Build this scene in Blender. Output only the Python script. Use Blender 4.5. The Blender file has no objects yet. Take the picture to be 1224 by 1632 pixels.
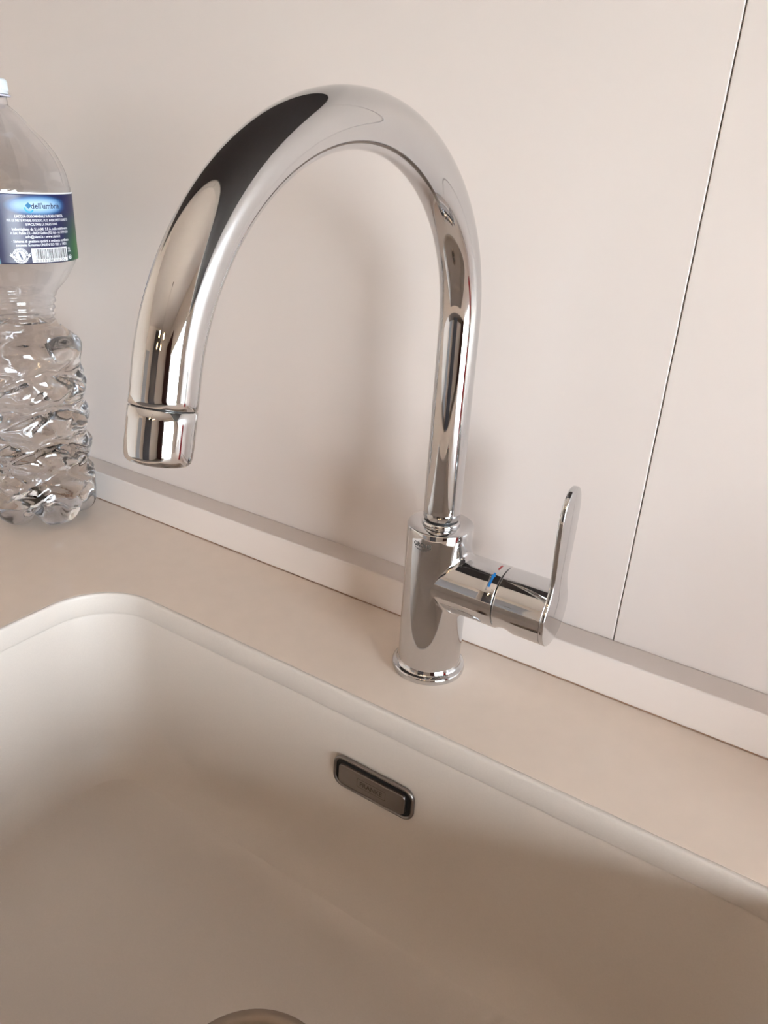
import bpy, bmesh, math, random
from mathutils import Vector, Matrix
random.seed(4)
PI = math.pi
S = bpy.context.scene
COL = S.collection

# ------------------------------------------------------------------ camera
cam_d = bpy.data.cameras.new('camera')
cam = bpy.data.objects.new('camera', cam_d); COL.objects.link(cam)
Rw = ((0.83538, 0.54708, 0.05337), (0.26396, -0.31410, -0.91196), (-0.48215, 0.77592, -0.40680))  # right, down, forward
right, down, fwd = (Vector(r) for r in Rw)
M = Matrix((right, -down, -fwd)).transposed().to_4x4()
M.translation = Vector((0.21747, -0.42521, 0.33492))
cam.matrix_world = M
cam_d.sensor_fit = 'VERTICAL'; cam_d.sensor_height = 24.0
cam_d.lens = 1209.22 / 1632 * 24.0
cam_d.clip_start = 0.01
S.camera = cam

# ------------------------------------------------------------------ world, exposure
S.view_settings.view_transform = 'Standard'
S.view_settings.look = 'None'
S.view_settings.exposure = 0.94
S.view_settings.gamma = 1.0
S.view_settings.use_curve_mapping = False
S.cycles.use_denoising = True
S.cycles.max_bounces = 18
S.cycles.transmission_bounces = 16
S.cycles.glossy_bounces = 8
S.cycles.diffuse_bounces = 6
S.cycles.transparent_max_bounces = 16
S.cycles.sample_clamp_indirect = 8.0
W = bpy.data.worlds.new('overcast_sky'); S.world = W; W.use_nodes = True
W.node_tree.nodes['Background'].inputs[0].default_value = (0.82, 0.92, 1.0, 1)
W.node_tree.nodes['Background'].inputs[1].default_value = 25.0

sun_d = bpy.data.lights.new('sun', 'SUN'); sun_d.energy = 10.0; sun_d.color = (1.0, .95, .88); sun_d.angle = .01
sun = bpy.data.objects.new('sun', sun_d); COL.objects.link(sun); sun.rotation_euler = Vector((-.25, .5, .85)).to_track_quat('Z', 'Y').to_euler()   # high over the house, lights the terrace outside
def portal(name, loc, rot, sx, sy):
    l = bpy.data.lights.new(name, 'AREA'); l.shape = 'RECTANGLE'; l.size = sx; l.size_y = sy
    l.cycles.is_portal = True
    o = bpy.data.objects.new(name, l); COL.objects.link(o); o.location = loc; o.rotation_euler = rot
WX, WY0, WY1, WZ0, WZ1 = 2.8, -2.20, -0.45, -0.80, 0.90       # french window in the right wall
portal('daylight_portal', (WX + .02, (WY0 + WY1) / 2, (WZ0 + WZ1) / 2), (0, PI / 2, 0), WZ1 - WZ0, WY1 - WY0)
FY = -3.6

# ------------------------------------------------------------------ helpers
def lin(c):
    return tuple(((v / 255) / 12.92 if v / 255 <= .04045 else ((v / 255 + .055) / 1.055) ** 2.4) for v in c) + (1,)

def mat(name, col=(200, 200, 200), rough=.5, metal=0, spec=.5, noise=0, nscale=40, bump=0, bscale=300, emit=None, estr=0, coat=0):
    m = bpy.data.materials.new(name); m.use_nodes = True
    nt = m.node_tree; b = nt.nodes['Principled BSDF']
    b.inputs['Base Color'].default_value = lin(col); b.inputs['Roughness'].default_value = rough
    b.inputs['Metallic'].default_value = metal; b.inputs['Specular IOR Level'].default_value = spec
    b.inputs['Coat Weight'].default_value = coat
    tc = nt.nodes.new('ShaderNodeTexCoord')
    if noise:
        n = nt.nodes.new('ShaderNodeTexNoise'); n.inputs['Scale'].default_value = nscale; n.inputs['Detail'].default_value = 6
        nt.links.new(tc.outputs['Object'], n.inputs['Vector'])
        r = nt.nodes.new('ShaderNodeMapRange'); r.inputs[1].default_value = .3; r.inputs[2].default_value = .7
        r.inputs[3].default_value = 1 - noise; r.inputs[4].default_value = 1 + noise
        nt.links.new(n.outputs[0], r.inputs[0])
        mx = nt.nodes.new('ShaderNodeVectorMath'); mx.operation = 'SCALE'; mx.inputs[0].default_value = lin(col)[:3]
        nt.links.new(r.outputs[0], mx.inputs['Scale']); nt.links.new(mx.outputs[0], b.inputs['Base Color'])
    if bump:
        n = nt.nodes.new('ShaderNodeTexNoise'); n.inputs['Scale'].default_value = bscale; n.inputs['Detail'].default_value = 3
        nt.links.new(tc.outputs['Object'], n.inputs['Vector'])
        bp = nt.nodes.new('ShaderNodeBump'); bp.inputs['Strength'].default_value = bump; bp.inputs['Distance'].default_value = .0005
        nt.links.new(n.outputs[0], bp.inputs['Height']); nt.links.new(bp.outputs[0], b.inputs['Normal'])
    if emit:
        b.inputs['Emission Color'].default_value = lin(emit); b.inputs['Emission Strength'].default_value = estr
    return m

def thin_pane(name):
    m = bpy.data.materials.new(name); m.use_nodes = True; nt = m.node_tree; nt.nodes.clear()
    o = nt.nodes.new('ShaderNodeOutputMaterial'); t = nt.nodes.new('ShaderNodeBsdfTransparent'); g = nt.nodes.new('ShaderNodeBsdfGlossy')
    g.inputs['Roughness'].default_value = 0.0; f = nt.nodes.new('ShaderNodeFresnel'); f.inputs[0].default_value = 1.5
    mx = nt.nodes.new('ShaderNodeMixShader')
    nt.links.new(f.outputs[0], mx.inputs[0]); nt.links.new(t.outputs[0], mx.inputs[1]); nt.links.new(g.outputs[0], mx.inputs[2])
    nt.links.new(mx.outputs[0], o.inputs[0]); return m

def dielectric(name, ior, col=(255, 255, 255)):
    m = bpy.data.materials.new(name); m.use_nodes = True; b = m.node_tree.nodes['Principled BSDF']
    b.inputs['Base Color'].default_value = lin(col); b.inputs['Roughness'].default_value = 0.0
    b.inputs['Transmission Weight'].default_value = 1.0; b.inputs['IOR'].default_value = ior
    return m

CHROME = mat('polished_chrome', (209, 209, 210), .035, 1)
STEEL = mat('satin_steel', (150, 143, 138), .32, 1)
DARKSTEEL = mat('dark_steel', (120, 112, 108), .25, 1)  # darker steel tone for the strainer plug
BLACK = mat('rubber_and_recess_black', (12, 11, 11), .6)  # seals, and the painted dark of the overflow recess
PANEL = mat('cream_laminate', (220, 209, 203), .30, spec=.45, noise=.012, nscale=6)
UPST = mat('cream_laminate_strip', (225, 214, 207), .28, spec=.5, noise=.012, nscale=8)
COUNTER = mat('beige_worktop', (231, 215, 201), .13, spec=.5, noise=.015, nscale=60)
SINKM = mat('cream_composite', (203, 193, 184), .42, spec=.45, noise=.02, nscale=900, bump=.12, bscale=1400)
WALLP = mat('wall_paint', (231, 219, 208), .8, noise=.02)
CEILP = mat('ceiling_paint', (239, 228, 221), .8, noise=.01)
FLOORM = mat('floor_tile', (112, 102, 94), .35, noise=.08, nscale=4)
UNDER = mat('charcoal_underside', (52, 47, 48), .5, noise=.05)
WHITEM = mat('white_cabinet_lacquer', (225, 217, 208), .3)
BROWN = mat('mahogany_veneer', (70, 34, 28), .35, noise=.2, nscale=9)
REDP = mat('red_plastic', (176, 14, 32), .3)
REDI = mat('red_enamel', (165, 40, 45), .4)
BLUEI = mat('blue_enamel', (22, 118, 190), .4)
GREYI = mat('etched_grey', (70, 68, 68), .5)
PANE = thin_pane('window_glass')
FRAMEM = mat('white_window_frame', (235, 233, 230), .35)
STONE = mat('terrace_stone', (190, 182, 170), .8, noise=.06, nscale=5)
CAPM = mat('white_polyethylene', (214, 220, 226), .35, spec=.5)
PET = dielectric('clear_bottle_plastic', 1.5, (250, 252, 255))
WATER = dielectric('drinking_water', 1.33)
INKW = mat('white_print', (236, 238, 242), .45)
INKD = mat('dark_print', (22, 40, 84), .45)
INKK = mat('black_print', (20, 20, 28), .45)

def link(name, me, m, parent=None, smooth=True):
    if m is not None and not me.materials: me.materials.append(m)
    if smooth:
        for p in me.polygons: p.use_smooth = True
    o = bpy.data.objects.new(name, me); COL.objects.link(o)
    if parent: o.parent = parent
    return o

def empty(name, loc=(0, 0, 0)):
    o = bpy.data.objects.new(name, None); COL.objects.link(o); o.empty_display_size = .02
    o.location = loc
    return o

def tag(o, label, cat, group=None):
    o['label'] = label; o['category'] = cat
    if group: o['group'] = group
    return o

def structure(o):
    o['kind'] = 'structure'; return o

def grid(name, rows, m, parent=None, close_u=True, close_v=False, cap0=False, cap1=False, smooth=True, flip=False, sharp=None):
    """rows: list of rings; joined as quads."""
    n = len(rows[0]); vs = [tuple(p) for r in rows for p in r]; fs = []
    R = len(rows)
    for i in range(R - (0 if close_v else 1)):
        for j in range(n if close_u else n - 1):
            a = i * n + j; b = i * n + (j + 1) % n; c = ((i + 1) % R) * n + (j + 1) % n; d = ((i + 1) % R) * n + j
            fs.append((a, b, c, d))
    if cap0: fs.append(tuple(reversed(range(n))))
    if cap1: fs.append(tuple((R - 1) * n + j for j in range(n)))
    if flip: fs = [tuple(reversed(f)) for f in fs]
    me = bpy.data.meshes.new(name); me.from_pydata(vs, [], fs)
    me.update()
    bm = bmesh.new(); bm.from_mesh(me); bmesh.ops.remove_doubles(bm, verts=bm.verts, dist=1e-7)
    bmesh.ops.recalc_face_normals(bm, faces=bm.faces) if (close_u and (cap0 or close_v)) else None
    if sharp is not None:
        for e in bm.edges:
            if len(e.link_faces) == 2 and e.calc_face_angle(0) > math.radians(sharp): e.smooth = False
    bm.to_mesh(me); bm.free()
    return link(name, me, m, parent, smooth)

def lathe(name, prof, m, parent=None, seg=96, c=(0, 0, 0), axis='z', cap0=False, cap1=False, sharp=40, close=False):
    """prof: list of (radius, height along axis)."""
    rows = []
    for r, h in prof:
        ring = []
        for k in range(seg):
            t = 2 * PI * k / seg
            if axis == 'z': ring.append((c[0] + r * math.cos(t), c[1] + r * math.sin(t), c[2] + h))
            else: ring.append((c[0] + h, c[1] + r * math.cos(t), c[2] + r * math.sin(t)))
        rows.append(ring)
    return grid(name, rows, m, parent, cap0=cap0, cap1=cap1, sharp=sharp, close_v=close)

def box(name, lo, hi, m, parent=None, bevel=0, seg=2):
    bm = bmesh.new(); bmesh.ops.create_cube(bm, size=1)
    for v in bm.verts:
        v.co = Vector([lo[i] + (v.co[i] + .5) * (hi[i] - lo[i]) for i in range(3)])
    if bevel: bmesh.ops.bevel(bm, geom=bm.edges[:], offset=bevel, segments=seg, affect='EDGES', profile=.5)
    me = bpy.data.meshes.new(name); bm.to_mesh(me); bm.free()
    return link(name, me, m, parent, False)

def boxes(name, lst, m, parent=None):
    bm = bmesh.new()
    for lo, hi in lst:
        r = bmesh.ops.create_cube(bm, size=1)
        for v in r['verts']: v.co = Vector([lo[i] + (v.co[i] + .5) * (hi[i] - lo[i]) for i in range(3)])
    me = bpy.data.meshes.new(name); bm.to_mesh(me); bm.free()
    return link(name, me, m, parent, False)

def rrect(x0, x1, y0, y1, r, n=14, side=18):
    """rounded rectangle, counter-clockwise, same point count every time."""
    pts = []
    cs = [(x1 - r, y1 - r, 0), (x0 + r, y1 - r, PI / 2), (x0 + r, y0 + r, PI), (x1 - r, y0 + r, 3 * PI / 2)]
    for k, (cx, cy, a0) in enumerate(cs):
        arc = [(cx + r * math.cos(a0 + PI / 2 * i / n), cy + r * math.sin(a0 + PI / 2 * i / n)) for i in range(n + 1)]
        pts += arc
        nx = cs[(k + 1) % 4]; e = (nx[0] + r * math.cos(nx[2]), nx[1] + r * math.sin(nx[2]))
        for s in range(1, side):
            f = s / side; pts.append((arc[-1][0] * (1 - f) + e[0] * f, arc[-1][1] * (1 - f) + e[1] * f))
    return pts

def wall_with_holes(name, lo, hi, holes, axis, m):
    """slab in the plane axis ('x' or 'y'), thickness along it; holes = (u0,u1,z0,z1)."""
    us = sorted({lo[1 if axis == 'x' else 0], hi[1 if axis == 'x' else 0]} | {h[0] for h in holes} | {h[1] for h in holes})
    zs = sorted({lo[2], hi[2]} | {h[2] for h in holes} | {h[3] for h in holes})
    lst = []
    for i in range(len(us) - 1):
        for j in range(len(zs) - 1):
            cu, cz = (us[i] + us[i + 1]) / 2, (zs[j] + zs[j + 1]) / 2
            if any(h[0] < cu < h[1] and h[2] < cz < h[3] for h in holes): continue
            if axis == 'x': lst.append(((lo[0], us[i], zs[j]), (hi[0], us[i + 1], zs[j + 1])))
            else: lst.append(((us[i], lo[1], zs[j]), (us[i + 1], hi[1], zs[j + 1])))
    return boxes(name, lst, m)

# ------------------------------------------------------------------ room shell  (worktop top is z = 0, floor 0.9 m below)
YW = 0.0693; XL, XR, YF, ZF, ZC = -2.3, WX, FY, -0.9, 1.8
structure(box('floor', (XL - .1, YF - .1, ZF - .1), (XR + .1, YW + .12, ZF), FLOORM))
structure(box('ceiling', (XL - .1, YF - .1, ZC), (XR + .1, YW + .12, ZC + .1), CEILP))
structure(box('wall_left', (XL - .1, YF - .1, ZF), (XL, YW + .12, ZC), WALLP))
structure(wall_with_holes('wall_right', (XR, YF - .1, ZF), (XR + .1, YW + .12, ZC), [(WY0, WY1, WZ0, WZ1)], 'x', WALLP))
structure(box('wall_front', (XL, YF - .1, ZF), (XR, YF, ZC), WALLP))
wb = structure(box('wall_back', (XL, YW + .02, ZF), (XR, YW + .12, ZC), mat('joint_backing', (176, 138, 108), .8)))  # brown backing that shows through the panel joint
XJ = 0.1142; g = .00035
for k, (a, b) in enumerate([(-1.085, XJ - g), (XJ + g, 1.3135), (1.3149, XR), (XL, -1.0864)]):
    box('panel', (a, YW, ZF), (b, YW + .0195, ZC), PANEL, wb, bevel=.0006, seg=2)
def window(name, axis, pos, u0, u1, z0, z1, split):
    r = structure(empty(name)); t = .05
    def bb(nm, a, b, c, d, m, dd=.03, o=.04):
        if axis == 'x': return box(nm, (pos + o - dd, a, c), (pos + o + dd, b, d), m, r)
        return box(nm, (a, pos - o - dd, c), (b, pos - o + dd, d), m, r)
    bb('frame_side', u0, u0 + t, z0, z1, FRAMEM); bb('frame_side', u1 - t, u1, z0, z1, FRAMEM)
    bb('frame_rail', u0 + t, u1 - t, z0, z0 + t, FRAMEM); bb('frame_rail', u0 + t, u1 - t, z1 - t, z1, FRAMEM)
    mids = [u0 + (u1 - u0) * f for f in split]
    for mm in mids: bb('mullion', mm - .04, mm + .04, z0 + t, z1 - t, FRAMEM)
    e = [u0 + t] + [x for mm in mids for x in (mm - .04, mm + .04)] + [u1 - t]
    for i in range(0, len(e), 2): bb('pane', e[i], e[i + 1], z0 + t, z1 - t, PANE, .002)
    return r
window('window_1', 'x', WX, WY0, WY1, WZ0, WZ1, [.5])
door = structure(box('door_1', (-1.9, YF, ZF), (-1.0, YF + .04, 1.15), mat('pale_grey_door_paint', (168, 168, 172), .4)))
box('door_handle', (-1.08, YF + .04, .1), (-1.06, YF + .09, .24), STEEL, door)
structure(box('ground', (XR + .1, -9, -1.02), (XR + 14, 6, -.92), STONE))

# ------------------------------------------------------------------ worktop, upstand
HX0, HX1, HY0, HY1, HR = -0.2855, 0.292, -0.478, -0.0662, 0.052
CX0, CX1, CY0, CY1 = -1.5, 1.05, -0.60, YW - .0254
TH = .020
def worktop():
    bm = bmesh.new()
    G = .0032
    hole = rrect(HX0 - G, HX1 + G, HY0 - G, HY1 + G, HR + G)
    e = .0002
    def off(d): d += G; return rrect(HX0 - d, HX1 + d, HY0 - d, HY1 + d, HR + d)
    rings = [(off(e), 0), (off(e * .62), -e * .08), (off(e * .3), -e * .3), (off(e * .08), -e * .62), (off(0), -e), (off(0), -TH)]
    L = [[bm.verts.new((x, y, z)) for x, y in pts] for pts, z in rings]
    n = len(hole)
    for i in range(len(L) - 1):
        for j in range(n): 
            f = bm.faces.new((L[i][j], L[i][(j + 1) % n], L[i + 1][(j + 1) % n], L[i + 1][j])); f.smooth = True
    for z, ring in ((0, L[0]), (-TH, L[-1])):
        out = [bm.verts.new((x, y, z)) for x, y in ((CX1, CY1), (CX0, CY1), (CX0, CY0), (CX1, CY0))]
        es = [bm.edges.new((out[k], out[(k + 1) % 4])) for k in range(4)]
        es += [bm.edges.get((ring[j], ring[(j + 1) % n])) for j in range(n)]
        bmesh.ops.triangle_fill(bm, use_beauty=True, use_dissolve=False, edges=es, normal=(0, 0, 1))
        if z == 0: top = out
        else: bot = out
    for k in range(4): bm.faces.new((top[k], top[(k + 1) % 4], bot[(k + 1) % 4], bot[k]))
    bmesh.ops.recalc_face_normals(bm, faces=bm.faces)
    me = bpy.data.meshes.new('worktop'); bm.to_mesh(me); bm.free()
    return link('worktop', me, COUNTER, None, False)
tag(worktop(), 'glossy beige kitchen worktop around the undermounted sink', 'worktop')
up = box('upstand', (CX0, CY1 + .0002, .0006), (CX1, YW - .0004, .0321), UPST, None, bevel=.0012, seg=3)
tag(up, 'low cream strip along the back of the worktop against the wall panels', 'upstand')
seal = box('sealant_line', (CX0, CY1 + .0004, .0), (CX1, YW - .001, .0006), mat('brown_joint', (176, 140, 116), .7), up)

# ------------------------------------------------------------------ sink
sink = tag(empty('kitchen_sink', (0, -.27, -.19)), 'cream composite undermount kitchen sink with deep rounded bowl below the worktop', 'sink')
sink_off = Vector((0, .27, .19))
def local(o): o.location = sink_off; return o
DZ = -.186; DR = .055; DX, DY = .0185, -.2235
def bowl():
    rows = []
    def sec(i, z, r, slope=0): rows.append([(x, y, z) for x, y in rrect(HX0 - i, HX1 + i, HY0 - i, HY1 + i, r)])
    sec(.03, -TH - .012, HR + .03); sec(.03, -TH - .0002, HR + .03)
    sec(.0031, -TH - .0002, HR + .003); sec(.0031, -.0002, HR + .003); sec(.0029, -.0001, HR + .003); sec(.0022, -.0001, HR + .002)
    sec(.0014, -.0002, HR + .0015); sec(.0006, -.0007, HR + .0005); sec(.0002, -.0015, HR); sec(.0, -.003, HR)
    sec(.0, -TH + .0015, HR); sec(.0003, -TH + .0008, HR)
    sec(.0012, -TH + .0004, HR); sec(.0016, -TH - .0004, HR); sec(.0014, -TH - .0020, HR); sec(.001, -TH - .005, HR)
    f = .046
    for k in range(1, 9):
        t = k / 8; sec(.001 - .007 * t, -TH - .005 - (-DZ - f - TH - .005) * t, HR)
    for k in range(1, 13):
        a = PI / 2 * k / 12; sec(-.006 - f * (1 - math.cos(a)), DZ + f - f * math.sin(a) , max(HR - f * (1 - math.cos(a)) * .45, .01))
    last = rows[-1]; cx, cy = DX, DY
    circ = []
    for x, y, z in last:
        a = math.atan2(y - cy, x - cx); circ.append((cx + (DR + .002) * math.cos(a), cy + (DR + .002) * math.sin(a), DZ - .004))
    for k in range(1, 9):
        t = k / 8
        rows.append([tuple(p[i] * (1 - t) + q[i] * t for i in range(3)) for p, q in zip(last, circ)])
    rows.append([(p[0], p[1], p[2] - .02) for p in circ])
    # outside of the bowl
    rows.append([(cx + (p[0] - cx) * 1.15, cy + (p[1] - cy) * 1.15, p[2] - .02) for p in circ])
    for i, z, r in ((-.05, DZ - .018, .03), (-.005, DZ + .03, HR), (.012, -TH - .012, HR + .012)):
        sec(i, z, r)
    return rows
b = grid('bowl', bowl(), SINKM, sink, close_v=True, sharp=50); local(b)
# drain
dr = local(lathe('drain', [(DR + .002, -.0035), (DR + .0035, -.0015), (DR + .002, .0), (DR - .001, .0002), (DR - .0035, -.0012), (DR - .006, -.004), (DR - .008, -.010), (DR - .012, -.012), (.0, -.012)], mat('stained_steel', (158, 142, 128), .45, .7), sink, c=(DX, DY, DZ - .0035)))
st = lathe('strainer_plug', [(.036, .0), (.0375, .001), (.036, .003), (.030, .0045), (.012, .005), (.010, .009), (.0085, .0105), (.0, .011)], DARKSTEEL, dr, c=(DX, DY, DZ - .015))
# overflow
def rr_xz(cx, cz, w, h, r, y, n=10, side=4):
    return [(x, y, z) for x, z in rrect(cx - w / 2, cx + w / 2, cz - h / 2, cz + h / 2, r, n, side)]
OX, OZ = .0004, -.0665; OYW = HY1 - .0031
ov = empty('overflow'); ov.parent = sink; local(ov); ov.location = sink_off
W_, H_, Rr = .0690, .0275, .0088
rows = []
for ins, d in ((0, .0008), (0, -.0006), (.0004, -.0013), (.0012, -.0016), (.0020, -.0013), (.0024, -.0006), (.0024, .0012)):
    rows.append(rr_xz(OX, OZ, W_ - 2 * ins, H_ - 2 * ins, Rr - ins, OYW + d))
grid('overflow_frame', rows, STEEL, ov, close_v=True, sharp=60)
grid('overflow_dark_slab', [rr_xz(OX, OZ, W_ - .003, H_ - .003, Rr - .0015, OYW + d) for d in (.003, -.0003)], BLACK, ov, cap0=True, cap1=True, smooth=False)  # shallow black slab; the recess's darkness is put into its colour
rows = []
for ins, d in ((0, .0), (0, -.0018), (.0003, -.0023), (.0008, -.0024)):
    rows.append(rr_xz(OX - .0004, OZ - .0008, .0570 - 2 * ins, .0172 - 2 * ins, .0036 - ins * .8, OYW + d))
grid('overflow_plate', rows, STEEL, ov, cap0=True, cap1=True, sharp=60)

def text_mesh(name, s, size, place, m, parent, align='CENTER', width=None, bold=0.0, res=3, shear=0):
    """flat lettering; place(x, y) -> 3D point."""
    cu = bpy.data.curves.new(name, 'FONT'); cu.body = s; cu.size = size; cu.align_x = align; cu.resolution_u = res
    cu.offset = bold; cu.shear = shear
    o = bpy.data.objects.new(name, cu); COL.objects.link(o)
    dg = bpy.context.evaluated_depsgraph_get(); me = bpy.data.meshes.new_from_object(o.evaluated_get(dg))
    bpy.data.objects.remove(o)
    k = 1.0
    if width:
        xs = [v.co.x for v in me.vertices]; k = width / (max(xs) - min(xs)); mid = (max(xs) + min(xs)) / 2
    else: mid = 0
    for v in me.vertices: v.co = place((v.co.x - mid) * k if width else v.co.x, v.co.y)
    me.materials.clear()
    return link(name, me, m, parent, False)
LY = OYW - .00245
PRINT = mat('etched_print', (105, 98, 93), .5, 1)
text_mesh('lettering', 'FRANKE', .0058, lambda x, y: (OX + x, LY - .0001, OZ - .0008 - .002 + y), PRINT, ov, width=.019, bold=.0001)
rows = [rr_xz(OX, OZ - .0008, .0245, .0078, .0014, LY), rr_xz(OX, OZ - .0008, .0239, .0072, .0012, LY)]
grid('logo_border', rows, PRINT, ov)

# ------------------------------------------------------------------ faucet
fa = tag(empty('kitchen_faucet', (0, 0, 0)), 'tall polished chrome swan-neck kitchen mixer tap with side lever behind the sink', 'faucet')
RB, HB = .023, .1175
lathe('base_ring', [(.0225, .0003), (.0268, .0003), (.0270, .0012), (.0270, .0036), (.0266, .0046), (.0258, .0052), (.0246, .0055), (.0239, .0062), (.0234, .0078), (.0230, .0090), (.0226, .0090)], CHROME, fa, sharp=70)
body = lathe('faucet_body', [(RB, .006), (RB, .02), (RB, .05), (RB, .08), (RB, .108), (RB, HB - .0012), (RB - .0003, HB - .0005), (RB - .0010, HB), (.0125, HB + .0004)], CHROME, fa, seg=128, cap0=True, cap1=True, sharp=60)
# side tube blended into the body with a rolled fillet
RT, ZT, FR = .0216, .0775, .0042
XS = .0530
n = 144; rows = []
tmp = []
for k in range(n):
    t = 2 * PI * k / n; y0 = (RT + FR) * math.cos(t); z0 = (RT + FR) * math.sin(t)
    x0 = math.sqrt((RB + FR) ** 2 - y0 ** 2); tmp.append((x0, y0, z0, t))
NF = 10
for i in range(NF + 1):
    ring = []
    for x0, y0, z0, t in tmp:
        d1 = Vector((-x0, -y0, 0)).normalized(); d2 = Vector((0, -math.cos(t), -math.sin(t)))
        ang = d1.angle(d2); f = i / NF
        d = (d1 * math.sin((1 - f) * ang) + d2 * math.sin(f * ang)) / max(math.sin(ang), 1e-6)
        ring.append((x0 + FR * d.x, y0 + FR * d.y, ZT + z0 + FR * d.z))
    rows.append(ring)
for f in (.35, .7, 1.0):
    rows.append([(p[0] * (1 - f) + (XS - .0006) * f, p[1], p[2]) for p in rows[NF]])
rows.append([(XS - .0002, RT * .987 * math.cos(q[3]), ZT + RT * .987 * math.sin(q[3])) for q in tmp])
rows.append([(XS - .0002, RT * .8 * math.cos(q[3]), ZT + RT * .8 * math.sin(q[3])) for q in tmp])
side = grid('side_tube', rows, CHROME, fa, sharp=70)
def on_tube(x, th, r=RT + .00012): return (x, r * math.cos(th), ZT + r * math.sin(th))
def mark(name, x0, x1, a0, a1, m):
    rows = [[on_tube(x, math.radians(a0 + (a1 - a0) * k / 12)) for x in (x0, x1)] for k in range(13)]
    return grid(name, rows, m, side, close_u=False, smooth=False)
mark('hot_mark', .0474, .0487, 84, 101, REDI)
mb_ = mark('cold_mark', .0468, .0484, 111, 141, BLUEI)
mark('cold_mark', .0462, .0490, 116.5, 120, BLUEI)
lathe('seam_ring', [(.0150, -.0006), (RT - .0009, -.0006), (RT - .0009, .0012), (.0150, .0012)], BLACK, fa, c=(XS, 0, ZT), axis='x', close=True)
# handle: cap cylinder with relieved underside, then the lever blade
hd = empty('handle'); hd.parent = fa
XC0, XC1 = XS + .0005, .0866
rows = []
xs = [XC0 + .0004, XC0, XC0 + .0003, XC0 + .0012] + [XC0 + .0025 + (XC1 - XC0 - .0025) * (k / 26) for k in range(27)]
for i, x in enumerate(xs):
    base = RT * .8 if i == 0 else (RT - .0005 if i == 1 else RT)
    ring = []
    for k in range(n):
        t = 2 * PI * k / n; r = base
        # relief below: the cap starts with a smaller drop and swells to full size
        u = (x - XC0) / .0135; w = max(0.0, math.cos(t + PI / 2)) ** 2
        if u < 1: 
            s = max(0.0, min(1, u)); dip = math.sin(PI * min(1, s)) ** 1.0
            r -= .0030 * w * dip * (1 - .25 * s)
        ring.append((x, r * math.cos(t), ZT + r * math.sin(t)))
    rows.append(ring)
rows.append([(XC1, RT * .5 * math.cos(2 * PI * k / n), ZT + RT * .5 * math.sin(2 * PI * k / n)) for k in range(n)])
grid('handle_cap', rows, CHROME, hd, cap1=True, sharp=70)
# lever outline in the y-z plane (half widths)
def lever():
    hw = [(.0905, .0172), (.0955, .0149), (.1005, .0130), (.106, .0122), (.113, .0124), (.122, .0133), (.132, .0141), (.142, .0145), (.150, .0143), (.1565, .0131), (.1615, .0108), (.1650, .0078), (.1672, .0040)]
    R = .0216; a1 = math.atan2(.0905 - ZT, .0172)
    pts = []
    r_end = math.hypot(.0905 - ZT, .0172)
    for k in range(49):                       # lower disc, from right junction round the bottom to the left junction
        a = a1 - (PI + 2 * a1) * k / 48
        s = min(k, 48 - k) / 10
        rr = R if s >= 1 else r_end + (R - r_end) * (math.sin(s * PI / 2))
        pts.append((rr * math.cos(a), ZT + rr * math.sin(a)))
    pts += [(-w, z) for z, w in hw[1:]] + [(0, .1680)] + [(w, z) for z, w in reversed(hw[1:])]
    # smooth resample (Catmull-Rom)
    N = len(pts); out = []
    for i in range(N):
        p0, p1, p2, p3 = (Vector(pts[(i + k) % N]) for k in (-1, 0, 1, 2))
        for s in (0, .5):
            out.append(.5 * ((2 * p1) + (p2 - p0) * s + (2 * p0 - 5 * p1 + 4 * p2 - p3) * s * s + (-p0 + 3 * p1 - 3 * p2 + p3) * s ** 3))
    N = len(out)
    def inset(d):
        res = []
        for i in range(N):
            t = (out[(i + 1) % N] - out[i - 1]).normalized(); nrm = Vector((t.y, -t.x))
            res.append(out[i] - nrm * d * sgn)
        return res
    area = sum(out[i - 1].x * out[i].y - out[i].x * out[i - 1].y for i in range(N)); sgn = 1 if area > 0 else -1
    rows = []
    XO = .0897
    for d, x in ((.0085, XC1 - .0013), (.006, XC1 - .0012), (.0035, XC1 - .0010), (.0016, XC1 - .0005), (.0006, XC1 - .0002), (.0001, XC1 + .0003), (0, XC1 + .0010), (.00008, XO - .0004), (.0003, XO - .0001), (.0006, XO)):
        ins = inset(d); rows.append([(x, p.x, p.y) for p in ins])
    return rows
lev = grid('lever', lever(), CHROME, hd, cap0=True, cap1=True, sharp=50)

# spout: vertical pipe, flattened arch, straight end
AZ = math.radians(-85.43); Z0, RA, EE, END = .2510, .12724, .8227, math.radians(169.04)
R0p, R1p = .01265, .01165
def spine():
    pts = []
    d = Vector((math.cos(AZ), math.sin(AZ), 0)); z = Vector((0, 0, 1))
    for k in range(13): pts.append((Vector((0, 0, .1222 + (Z0 - .1222) * k / 12)), z.copy(), R0p))
    N = 110
    for k in range(1, N + 1):
        t = END * k / N
        p = Vector((0, 0, Z0 + RA * EE * math.sin(t))) + d * RA * (1 - math.cos(t))
        tt = (z * EE * math.cos(t) + d * math.sin(t)).normalized()
        pts.append((p, tt, R0p + (R1p - R0p) * k / N))
    return pts, d
sp, sd = spine(); pend, tend, _ = sp[-1]
Bn = sd.cross(Vector((0, 0, 1))).normalized()
def ring(p, t, r, seg=96):
    a = Bn; b_ = t.cross(a).normalized()
    return [p + (a * math.cos(2 * PI * k / seg) + b_ * math.sin(2 * PI * k / seg)) * r for k in range(seg)]
rows = [ring(sp[0][0] - Vector((0, 0, .0002)), sp[0][1], R0p - .0010), ring(sp[0][0], sp[0][1], R0p - .0003)]
sp[0] = (sp[0][0] + Vector((0, 0, .0004)), sp[0][1], sp[0][2])
rows += [ring(*q) for q in sp]
L1 = .0128
rows += [ring(pend + tend * L1 * k / 4, tend, R1p) for k in range(1, 4)]
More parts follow.
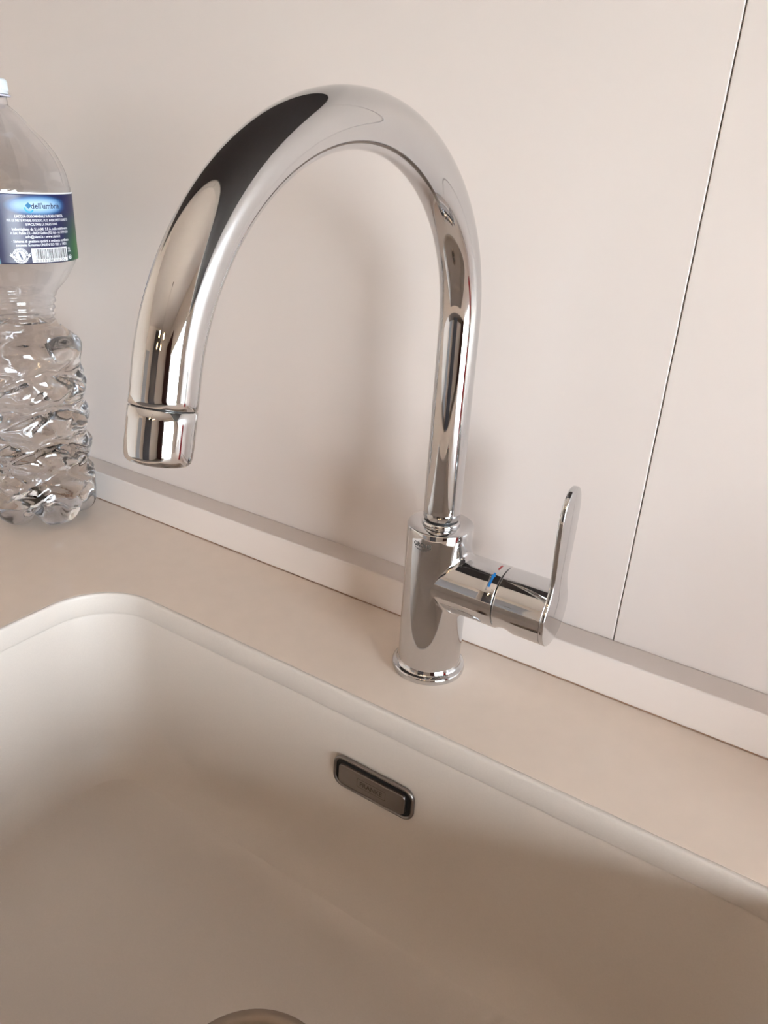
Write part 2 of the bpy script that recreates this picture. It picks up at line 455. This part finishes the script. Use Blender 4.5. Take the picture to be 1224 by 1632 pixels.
rows += [ring(pend + tend * (L1 - .0003), tend, R1p), ring(pend + tend * L1, tend, R1p - .0004), ring(pend + tend * L1, tend, R1p - .0012)]
grid('spout', rows, CHROME, fa, cap0=True, cap1=True, sharp=60)
lathe('collar_ring', [(.0128, .1170), (.0134, .1176), (.0135, .1192), (.0131, .1204), (.0122, .1208), (.0115, .1208), (.0115, .1170)], CHROME, fa, close=True, sharp=60)
lathe('spout_seal', [(.0118, .1200), (.0118, .1226), (.0090, .1226), (.0090, .1200)], BLACK, fa, close=True)
# aerator sleeve
LS = L1 + .0004; LE = .0322; rows = []
for s, r in ((LS + .0004, R1p - .0014), (LS, R1p - .0004), (LS + .0004, R1p + .0001), (LS + .004, R1p + .0001), (LE - .006, R1p + .0001), (LE - .0025, R1p - .0001), (LE - .0011, R1p - .0005), (LE - .0003, R1p - .0012), (LE, R1p - .0020), (LE - .0005, R1p - .0026), (LE - .003, R1p - .0028)):
    rows.append(ring(pend + tend * s, tend, r))
aer = grid('aerator_sleeve', rows, CHROME, fa, sharp=60)
rows = [ring(pend + tend * (LE - .0030), tend, R1p - .0026), ring(pend + tend * (LE - .0018), tend, R1p - .0030), ring(pend + tend * (LE - .0020), tend, .004), ring(pend + tend * (LE - .0020), tend, .0005)]
grid('aerator_mesh', rows, mat('grey_mesh', (90, 90, 92), .5, .3), aer, cap0=True)
grid('spout_joint', [ring(pend + tend * (L1 - .001), tend, R1p - .0010), ring(pend + tend * (LS + .001), tend, R1p - .0010)], BLACK, fa, cap0=True, cap1=True)
# maker's name on the body
def on_body(x, y, z0=.1045, a0=-92.5): 
    a = math.radians(a0) + x / RB; r = RB + .00008
    return (r * math.cos(a), r * math.sin(a), z0 + y)
text_mesh('lettering', 'GROHE', .0042, lambda x, y: on_body(x, y, .1072), GREYI, body, width=.0138, bold=.00012)
rows = [[on_body(x0 * .0058, -.0010 * (1 - x0 * x0) + dy - .0006, .1066) for dy in (0, .00028)] for x0 in [i / 8 - 1 for i in range(17)]]
grid('wave_mark', rows, GREYI, body, close_u=False)
rows = [[on_body(x0 * .0040, -.0008 * (1 - x0 * x0) + dy - .0014, .1066) for dy in (0, .00024)] for x0 in [i / 8 - 1 for i in range(17)]]
grid('wave_mark', rows, GREYI, body, close_u=False)

# ------------------------------------------------------------------ water bottle
BX, BY = -.445, -.012
bt = tag(empty('water_bottle', (BX, BY, 0)), 'clear ribbed plastic water bottle with navy label and white cap beside the sink', 'bottle')
SIL = [(.0338, .0125), (.0440, .0050), (.0488, .012), (.0502, .022), (.0506, .034), (.0500, .047), (.0462, .0572), (.0503, .066), (.0512, .0762), (.0466, .0877), (.0512, .0978), (.0514, .109), (.0472, .1198), (.0518, .1296), (.0507, .1421), (.0480, .1526), (.0508, .1647), (.0487, .1754), (.0392, .185), (.0304, .1944), (.0308, .202), (.0320, .2098), (.0347, .2194), (.0451, .2318), (.0530, .2452), (.0552, .2500), (.0556, .2525), (.0557, .277), (.0557, .3040), (.0548, .3104), (.0524, .3225), (.0475, .3332), (.0400, .3436), (.0314, .3524), (.0221, .3628), (.0150, .3690), (.0141, .3713), (.0138, .3765)]
def cr(profile, sub):
    out = []
    N = len(profile)
    for i in range(N - 1):
        p = [Vector(profile[max(0, min(N - 1, i + k))]) for k in (-1, 0, 1, 2)]
        for s in range(sub):
            t = s / sub
            out.append(.5 * (2 * p[1] + (p[2] - p[0]) * t + (2 * p[0] - 5 * p[1] + 4 * p[2] - p[3]) * t * t + (-p[0] + 3 * p[1] - 3 * p[2] + p[3]) * t ** 3))
    out.append(Vector(profile[-1])); return out
PROF = cr([(.0, .014), (.010, .012), (.020, .004), (.028, .0)] + [(.036, .0008)] + SIL[1:], 5)
def tri(x): x = x % 1.0; return 1 - abs(2 * x - 1) * 2      # -1..1
SEG = 180
def bottle_ring(r, z, inset, seg=SEG):
    out = []
    for k in range(seg):
        t = 2 * PI * k / seg
        rr, zz = r, z
        if z < .040:      # five feet
            v = (.5 - .5 * math.cos(5 * t + 1.3)) ** 3
            amt = max(0, 1 - z / .040)
            zz = z + v * amt * .013 * min(1, r / .02)
            rr = r - v * amt * .005 * min(1, r / .03)
        if .026 < z < .166:   # slanting crumple ribs
            env = min(1, (z - .026) / .01, (.166 - z) / .01)
            ph = (z - .03) / .0335 + .30 * tri(3 * t / (2 * PI) + .1)
            g_ = max(0, -math.cos(2 * PI * ph)) ** 3
            rr -= env * .0028 * g_
            rr += env * .0011 * math.sin(6 * t + 2 * PI * z / .0335)
            rr -= env * .0016 * max(0, math.sin(9 * t + 1.1 * math.sin(z * 260))) ** 4
        if .186 < z < .222:   # fine waist rings
            rr += .0009 * math.sin((z - .186) * 2 * PI / .0062) * min(1, (z - .186) / .004, (.222 - z) / .004)
        if .166 < z < .186: rr += .0012 * math.sin(8 * t) * min(1, (z - .166) / .008, (.186 - z) / .008)
        if .308 < z < .362:   # shoulder facets
            e = min(1, (z - .308) / .004, (.362 - z) / .02)
            rr -= e * .0012 * max(0, math.cos(8 * t + .4)) ** .5 
        rr = max(rr - inset, 0.0)
        out.append((rr * math.cos(t), rr * math.sin(t), zz))
    return out
INS = .0005
outer = [bottle_ring(p.x, p.y + .0004, 0) for p in PROF[1:]]
inner = [bottle_ring(p.x, p.y + .0004 + (INS if p.y < .02 and p.x < .045 else 0), INS) for p in PROF[1:]]
shell = grid('bottle_shell', outer + inner[::-1], PET, bt, close_v=False, cap0=True, cap1=True)
WLV = .196
wat = [bottle_ring(p.x, p.y + .0004 + (INS - .0001 if p.y < .02 and p.x < .045 else 0), INS - .0001) for p in PROF[1:] if p.y < WLV]
wtop = [(x * .985, y * .985, z + .0002) for x, y, z in wat[-1]]
grid('water', wat + [wtop], WATER, bt, cap0=True, cap1=True, sharp=60)
# flange, cap with vertical grips
lathe('neck_flange', [(.0141, .3758), (.0168, .3762), (.0170, .3767), (.0168, .3772), (.0141, .3775)], mat('cloudy_plastic', (196, 196, 214), .2, spec=.5), bt, close=True)
rows = []
for r, z in ((.0128, .3778), (.0155, .3778), (.0156, .3796), (.0153, .3798), (.0153, .3803), (.0156, .3806), (.0153, .3870), (.0149, .3886), (.0134, .3893), (.006, .3895), (.0005, .3895)):
    rows.append([((r + (.0002 * math.cos(60 * 2 * PI * k / 240 * 1) if .3804 <= z <= .3875 and r > .014 else 0)) * math.cos(2 * PI * k / 240),
                  (r + (.0002 * math.cos(60 * 2 * PI * k / 240) if .3804 <= z <= .3875 and r > .014 else 0)) * math.sin(2 * PI * k / 240), z) for k in range(240)])
grid('bottle_cap', rows, CAPM, bt, cap1=True, sharp=50)
# label: u along the print (metres, 0 = middle of the text block), v up
LR = .0562; LZ0, LZ1 = .2500, .3045; A0 = math.radians(-7.0)
def on_label(u, v, lift=.00012):
    a = A0 + u / LR; return ((LR + lift) * math.cos(a), (LR + lift) * math.sin(a), v)
def label_mat():
    m = bpy.data.materials.new('printed_label'); m.use_nodes = True; nt = m.node_tree; b = nt.nodes['Principled BSDF']
    b.inputs['Roughness'].default_value = .35
    N = nt.nodes.new; Lk = nt.links.new
    uv = N('ShaderNodeUVMap'); uv.uv_map = 'UVMap'; sep = N('ShaderNodeSeparateXYZ'); Lk(uv.outputs[0], sep.inputs[0])
    def mth(op, a, b_=None, c=None, clamp=False):
        q = N('ShaderNodeMath'); q.operation = op; q.use_clamp = clamp
        for i, x in enumerate((a, b_, c)):
            if x is None: continue
            if isinstance(x, (int, float)): q.inputs[i].default_value = x
            else: Lk(x, q.inputs[i])
        return q.outputs[0]
    U, V = sep.outputs[0], sep.outputs[1]     # metres from text middle / height from label bottom
    green = mth('MULTIPLY', mth('MULTIPLY_ADD', U, 50, -1.2, True), mth('MULTIPLY_ADD', V, -36, 1.5, True), clamp=True)
    dark = mth('MULTIPLY_ADD', V, 20, -.1, True)
    ex = mth('DIVIDE', mth('SUBTRACT', U, .0035), .0300); ey = mth('DIVIDE', mth('SUBTRACT', V, .0455), .0085)
    rr = mth('SQRT', mth('ADD', mth('POWER', mth('ABSOLUTE', ex), 2.2), mth('POWER', mth('ABSOLUTE', ey), 2.2)))
    glow = mth('MULTIPLY_ADD', rr, -2.2, 2.1, True); core = mth('MULTIPLY_ADD', rr, -1.9, 1.5, True)
    wave = mth('MULTIPLY', mth('MULTIPLY_ADD', mth('ABSOLUTE', mth('ADD', U, mth('MULTIPLY_ADD', mth('SINE', mth('MULTIPLY', V, 140)), .0012, .0345))), -500, 1.4, True), mth('MULTIPLY_ADD', V, -100, 4.4, True))
    def mix(f, a, b_):
        q = N('ShaderNodeMix'); q.data_type = 'RGBA'; Lk(f, q.inputs[0])
        for i, x in ((6, a), (7, b_)):
            if isinstance(x, tuple): q.inputs[i].default_value = lin(x)
            else: Lk(x, q.inputs[i])
        return q.outputs[2]
    c = mix(dark, (24, 26, 66), (24, 30, 82)); c = mix(green, c, (22, 92, 34))
    c = mix(glow, c, (30, 120, 190)); c = mix(core, c, (176, 208, 232)); c = mix(wave, c, (150, 196, 216))
    Lk(c, b.inputs['Base Color']); return m
nU = 60; vs, fs, uvs = [], [], []
u0, u1 = -.150, .060
rows_ = [LZ0, LZ0 + .001, LZ1 - .001, LZ1]
for v in rows_:
    for i in range(nU + 1):
        u = u0 + (u1 - u0) * i / nU; vs.append(on_label(u, v, 0)); uvs.append((u, v - LZ0))
for r in range(3):
    for i in range(nU): a = r * (nU + 1) + i; fs.append((a, a + 1, a + nU + 2, a + nU + 1))
me = bpy.data.meshes.new('label'); me.from_pydata(vs, [], fs); ul = me.uv_layers.new(name='UVMap')
for lp in me.loops: ul.data[lp.index].uv = uvs[lp.vertex_index]
lab = link('label', me, label_mat(), bt); lab['label'] = 'navy and green wraparound label with small white Italian print'
md = lab.modifiers.new('thickness', 'SOLIDIFY'); md.thickness = .0001; md.offset = 0
grid('label_edge', [[on_label(u0 + (u1 - u0) * i / nU, v, .0001) for i in range(nU + 1)] for v in (LZ1 - .0002, LZ1 + .0010)], INKW, lab, close_u=False)
TX = .0047
def put(s, size, v, w, m=INKW, du=0, bold=.00004, nm='lettering', shear=0):
    return text_mesh(nm, s, size, lambda x, y: on_label(TX + du + x, LZ0 + v + y), m, lab, width=w, bold=bold, res=2, shear=shear)
put("dell'umbria", .0062, .0432, .0275, INKD, .0050, .0001)
put("L'ACQUA OLIGOMINERALE RUSCADA E' MICCIA.", .0029, .0364, .0445, bold=.00008)
put("PER LE DIETE POVERE DI SODIO, PUO' AVERE EFFETTI DIURETICI", .0027, .0332, .0570)
put("E FACILITARE LA DIGESTIONE.", .0027, .0302, .0290)
put("\u00b7 Imbottigliato da S.I.A.MI. S.P.A. nello stabilimento", .0030, .0264, .0540)
put("in Loc. Padule Z.I. - 06024 Gubbio (PG) Italy - tel. 075.910291", .0030, .0234, .0540)
put("info@siami.it - www.siami.it", .0030, .0204, .0320)
put("\u00b7 Sistema di gestione qualit\u00e0 e ambiente certificato", .0030, .0170, .0540)
put("secondo le norme UNI EN ISO 9001 e 14001.", .0030, .0140, .0480)
# barcode block, volume mark, round emblem
def patch(nm, ua, ub, va, vb, m, lift):
    k = 12
    return grid(nm, [[on_label(ua + (ub - ua) * i / k, LZ0 + v, lift) for i in range(k + 1)] for v in (va, vb)], m, lab, close_u=False)
patch('barcode_field', -.0081, .0275, .0010, .0124, INKW, .00014)
bm = bmesh.new(); u = -.0048
while u < .0255:
    w = random.choice((.00028, .00028, .0005, .0008))
    q = [bm.verts.new(on_label(a, LZ0 + v, .0002)) for a, v in ((u, .0036), (u + w, .0036), (u + w, .0116), (u, .0116))]
    bm.faces.new(q); u += w + random.choice((.00030, .00045, .0006))
me = bpy.data.meshes.new('barcode_bars'); bm.to_mesh(me); bm.free(); link('barcode_bars', me, INKK, lab, False)
text_mesh('lettering', "8 010194 001006", .0030, lambda x, y: on_label(.0097 + x, LZ0 + .0013 + y, .0002), INKK, lab, width=.0300, res=2)
put("2L", .0050, .0080, .0045, du=.0268, bold=.0001)
put("e", .0074, .0020, .0050, du=.0268, bold=.00005)
def disc(nm, r0, r1, m, lift, cu=-.0168, cv=.0066, k=48, a0=0, a1=2 * PI):
    rows = [[on_label(cu + r * math.cos(a0 + (a1 - a0) * i / k), LZ0 + cv + r * math.sin(a0 + (a1 - a0) * i / k), lift) for i in range(k + 1)] for r in (r0, r1)]
    return grid(nm, rows, m, lab, close_u=False)
disc('emblem_disc', .00005, .0040, INKW, .00014); disc('emblem_ring', .0058, .0061, INKW, .00014)
for k in range(26):
    if k in (12, 25): continue
    a = 2 * PI * k / 26; disc('emblem_stroke', .0045, .0055, INKW, .00014, k=2, a0=a, a1=a + .15)
bm = bmesh.new(); ca, sa = math.cos(1.9), math.sin(1.9)
q = [bm.verts.new(on_label(-.0168 + x * ca - y * sa, LZ0 + .0066 + x * sa + y * ca, .0002)) for x, y in ((-.0032, -.0007), (.0022, -.0007), (.0030, -.0003), (.0030, .0003), (.0022, .0007), (-.0032, .0007))]
bm.faces.new(q); me = bpy.data.meshes.new('emblem_bottle'); bm.to_mesh(me); bm.free(); link('emblem_bottle', me, INKD, lab, False)
for s in (-1, 1):
    bm = bmesh.new()
    q = [bm.verts.new(on_label(-.0168 + s * x, LZ0 + .0066 + y, .00016)) for x, y in ((.0058, -.0020), (.0088, .0008), (.0070, .0003), (.0080, .0022), (.0060, .0008))]
    bm.faces.new(q); me = bpy.data.meshes.new('emblem_wing'); bm.to_mesh(me); bm.free(); link('emblem_wing', me, INKW, lab, False)
disc('logo_drop', .00005, .0026, mat('teal_print', (20, 110, 160), .45), .00014, cu=-.0060, cv=.0455, k=4)
disc('logo_swirl', .0030, .0042, mat('cyan_print', (40, 160, 205), .45), .00014, cu=-.0055, cv=.0442, k=14, a0=PI, a1=1.8 * PI)

# ------------------------------------------------------------------ furniture seen only in reflections: wall cabinet, base cabinets, cupboard, lamp
wc = tag(empty('wall_cabinet', (-.2, YW, .62)), 'cream wall cabinet with dark underside hung above the sink, mirrored in the tap', 'cabinet')
wc_off = Vector((.2, -YW, -.62))
def wpart(o): o.location = wc_off; return o
Wx0, Wx1, Wy0, Wz = -.85, 1.7, -.27, .62  # unseen right part lengthened to shade the upper right wall
wpart(boxes('carcass', [((Wx0, Wy0, Wz + .018), (Wx0 + .018, YW - .001, 1.35)), ((Wx1 - .018, Wy0, Wz + .018), (Wx1, YW - .001, 1.35)), ((Wx0 + .018, Wy0, 1.332), (Wx1 - .018, YW - .001, 1.35))], WHITEM, wc))
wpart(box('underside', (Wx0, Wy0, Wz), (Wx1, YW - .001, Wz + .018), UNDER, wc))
for a, b_ in ((Wx0, -.001), (.001, .849), (.851, Wx1)): wpart(box('door', (a, Wy0 - .02, Wz - .002), (b_, Wy0 - .001, 1.35), WHITEM, wc, bevel=.001))
for i, (a, b_) in enumerate(((-1.5, -.9), (-.9, -.33), (-.33, .34), (.34, 1.05))):
    c = tag(empty('base_cabinet', ((a + b_) / 2, -.27, ZF)), ['cream base cabinet at the far left under the worktop', 'cream base cabinet under the worktop below the water bottle', 'cream sink base cabinet enclosing the bowl', 'cream base cabinet under the worktop right of the sink'][i], 'cabinet', 'base cabinets under the worktop')
    off = Vector((-(a + b_) / 2, .27, -ZF))
    p = boxes('carcass', [((a + .001, -.565, -.8), (a + .018, -.52, -.021)), ((b_ - .018, -.565, -.8), (b_ - .001, -.52, -.021)), ((a + .03, -.55, ZF), (b_ - .03, -.52, -.8))] if i == 2 else [((a + .001, -.565, -.8), (a + .018, .06, -.021)), ((b_ - .018, -.565, -.8), (b_ - .001, .06, -.021)), ((a + .018, -.565, -.8), (b_ - .018, .06, -.782)), ((a + .03, -.52, ZF), (b_ - .03, .04, -.8))], WHITEM, c); p.location = off
    d = box('door', (a + .002, -.586, -.79), (b_ - .002, -.567, -.03), WHITEM, c, bevel=.001); d.location = off
    box('door_handle', ((a + b_) / 2 - .08, -.600, -.10), ((a + b_) / 2 + .08, -.587, -.09), STEEL, d)
tc = tag(empty('tall_cupboard', (.3, -3.15, ZF)), 'tall charcoal cupboard across the room, mirrored in the tap', 'cupboard')
DARKF = mat('charcoal_lacquer', (62, 58, 60), .3)
for o in (boxes('carcass', [((-.25, -3.59, ZF + .001), (.85, -3.17, 1.55))], DARKF, tc), box('door', (-.24, -3.168, ZF + .05), (.297, -3.15, 1.53), DARKF, tc, bevel=.002), box('door', (.303, -3.168, ZF + .05), (.84, -3.15, 1.53), DARKF, tc, bevel=.002)):
    o.location = (-.3, 3.15, -ZF)
rows = []
for i in range(121):
    y = -2.26 - 1.25 * i / 120; x = 2.72 + .03 * math.sin(i * .55); rows.append([(x, y, ZF + .02), (x, y, 1.42), (x + .012, y, 1.42), (x + .012, y, ZF + .02)])
cu_ = grid('curtain', rows, mat('maroon_cloth', (74, 38, 34), .8, noise=.1), None, sharp=50); tag(cu_, 'dark maroon curtain beside the french window, mirrored in the tap', 'curtain')
# pendant lamp with four warm bulbs
lx, ly, lz = .45, -1.90, .90
pl = tag(empty('pendant_lamp', (lx, ly, ZC)), 'ceiling pendant with four warm bulbs, mirrored in the tap as bright dots', 'lamp')
BULB = mat('warm_bulb', (255, 230, 190), .4, emit=(255, 214, 160), estr=26)
def pp(o): o.location = (-lx, -ly, -ZC); return o
pp(lathe('ceiling_rose', [(.0, -.001), (.05, -.001), (.045, -.03), (.006, -.035), (.006, lz - ZC + .03), (.03, lz - ZC + .02), (.03, lz - ZC), (.0, lz - ZC - .005)], STEEL, pl, c=(lx, ly, ZC), seg=24))
for k in range(4):
    a = PI / 4 + k * PI / 2; bx, by = lx + .3 * math.cos(a), ly + .3 * math.sin(a)
    d = Vector((math.cos(a), math.sin(a), 0)); s_ = Vector((-math.sin(a), math.cos(a), 0)) * .006; u_ = Vector((0, 0, .006))
    p0 = Vector((lx, ly, lz + .01)) + d * .02; p1 = Vector((bx, by, lz + .01))
    arm = pp(grid('arm', [[p + s_, p + u_, p - s_, p - u_] for p in (p0, p1)], STEEL, pl, cap0=True, cap1=True))
    pp(lathe('bulb', [(.0005, -.062), (.018, -.055), (.030, -.035), (.030, -.018), (.016, .0), (.012, .012), (.0005, .013)], BULB, pl, c=(bx, by, lz - .01 + .012), seg=24))
# red bottle of washing-up liquid whose reflection runs down the pipe
rb = tag(empty('soap_bottle', (.46, -.04, 0)), 'red soap bottle on the worktop right of the tap, mirrored as a thin red line', 'bottle')
lathe('body', [(.0, .0004), (.026, .0004), (.029, .004), (.029, .09), (.026, .13), (.012, .16), (.011, .165), (.0, .165)], REDP, rb, seg=40)
lathe('cap', [(.0, .1652), (.014, .1652), (.013, .19), (.006, .20), (.0, .20)], CAPM, rb, seg=32)
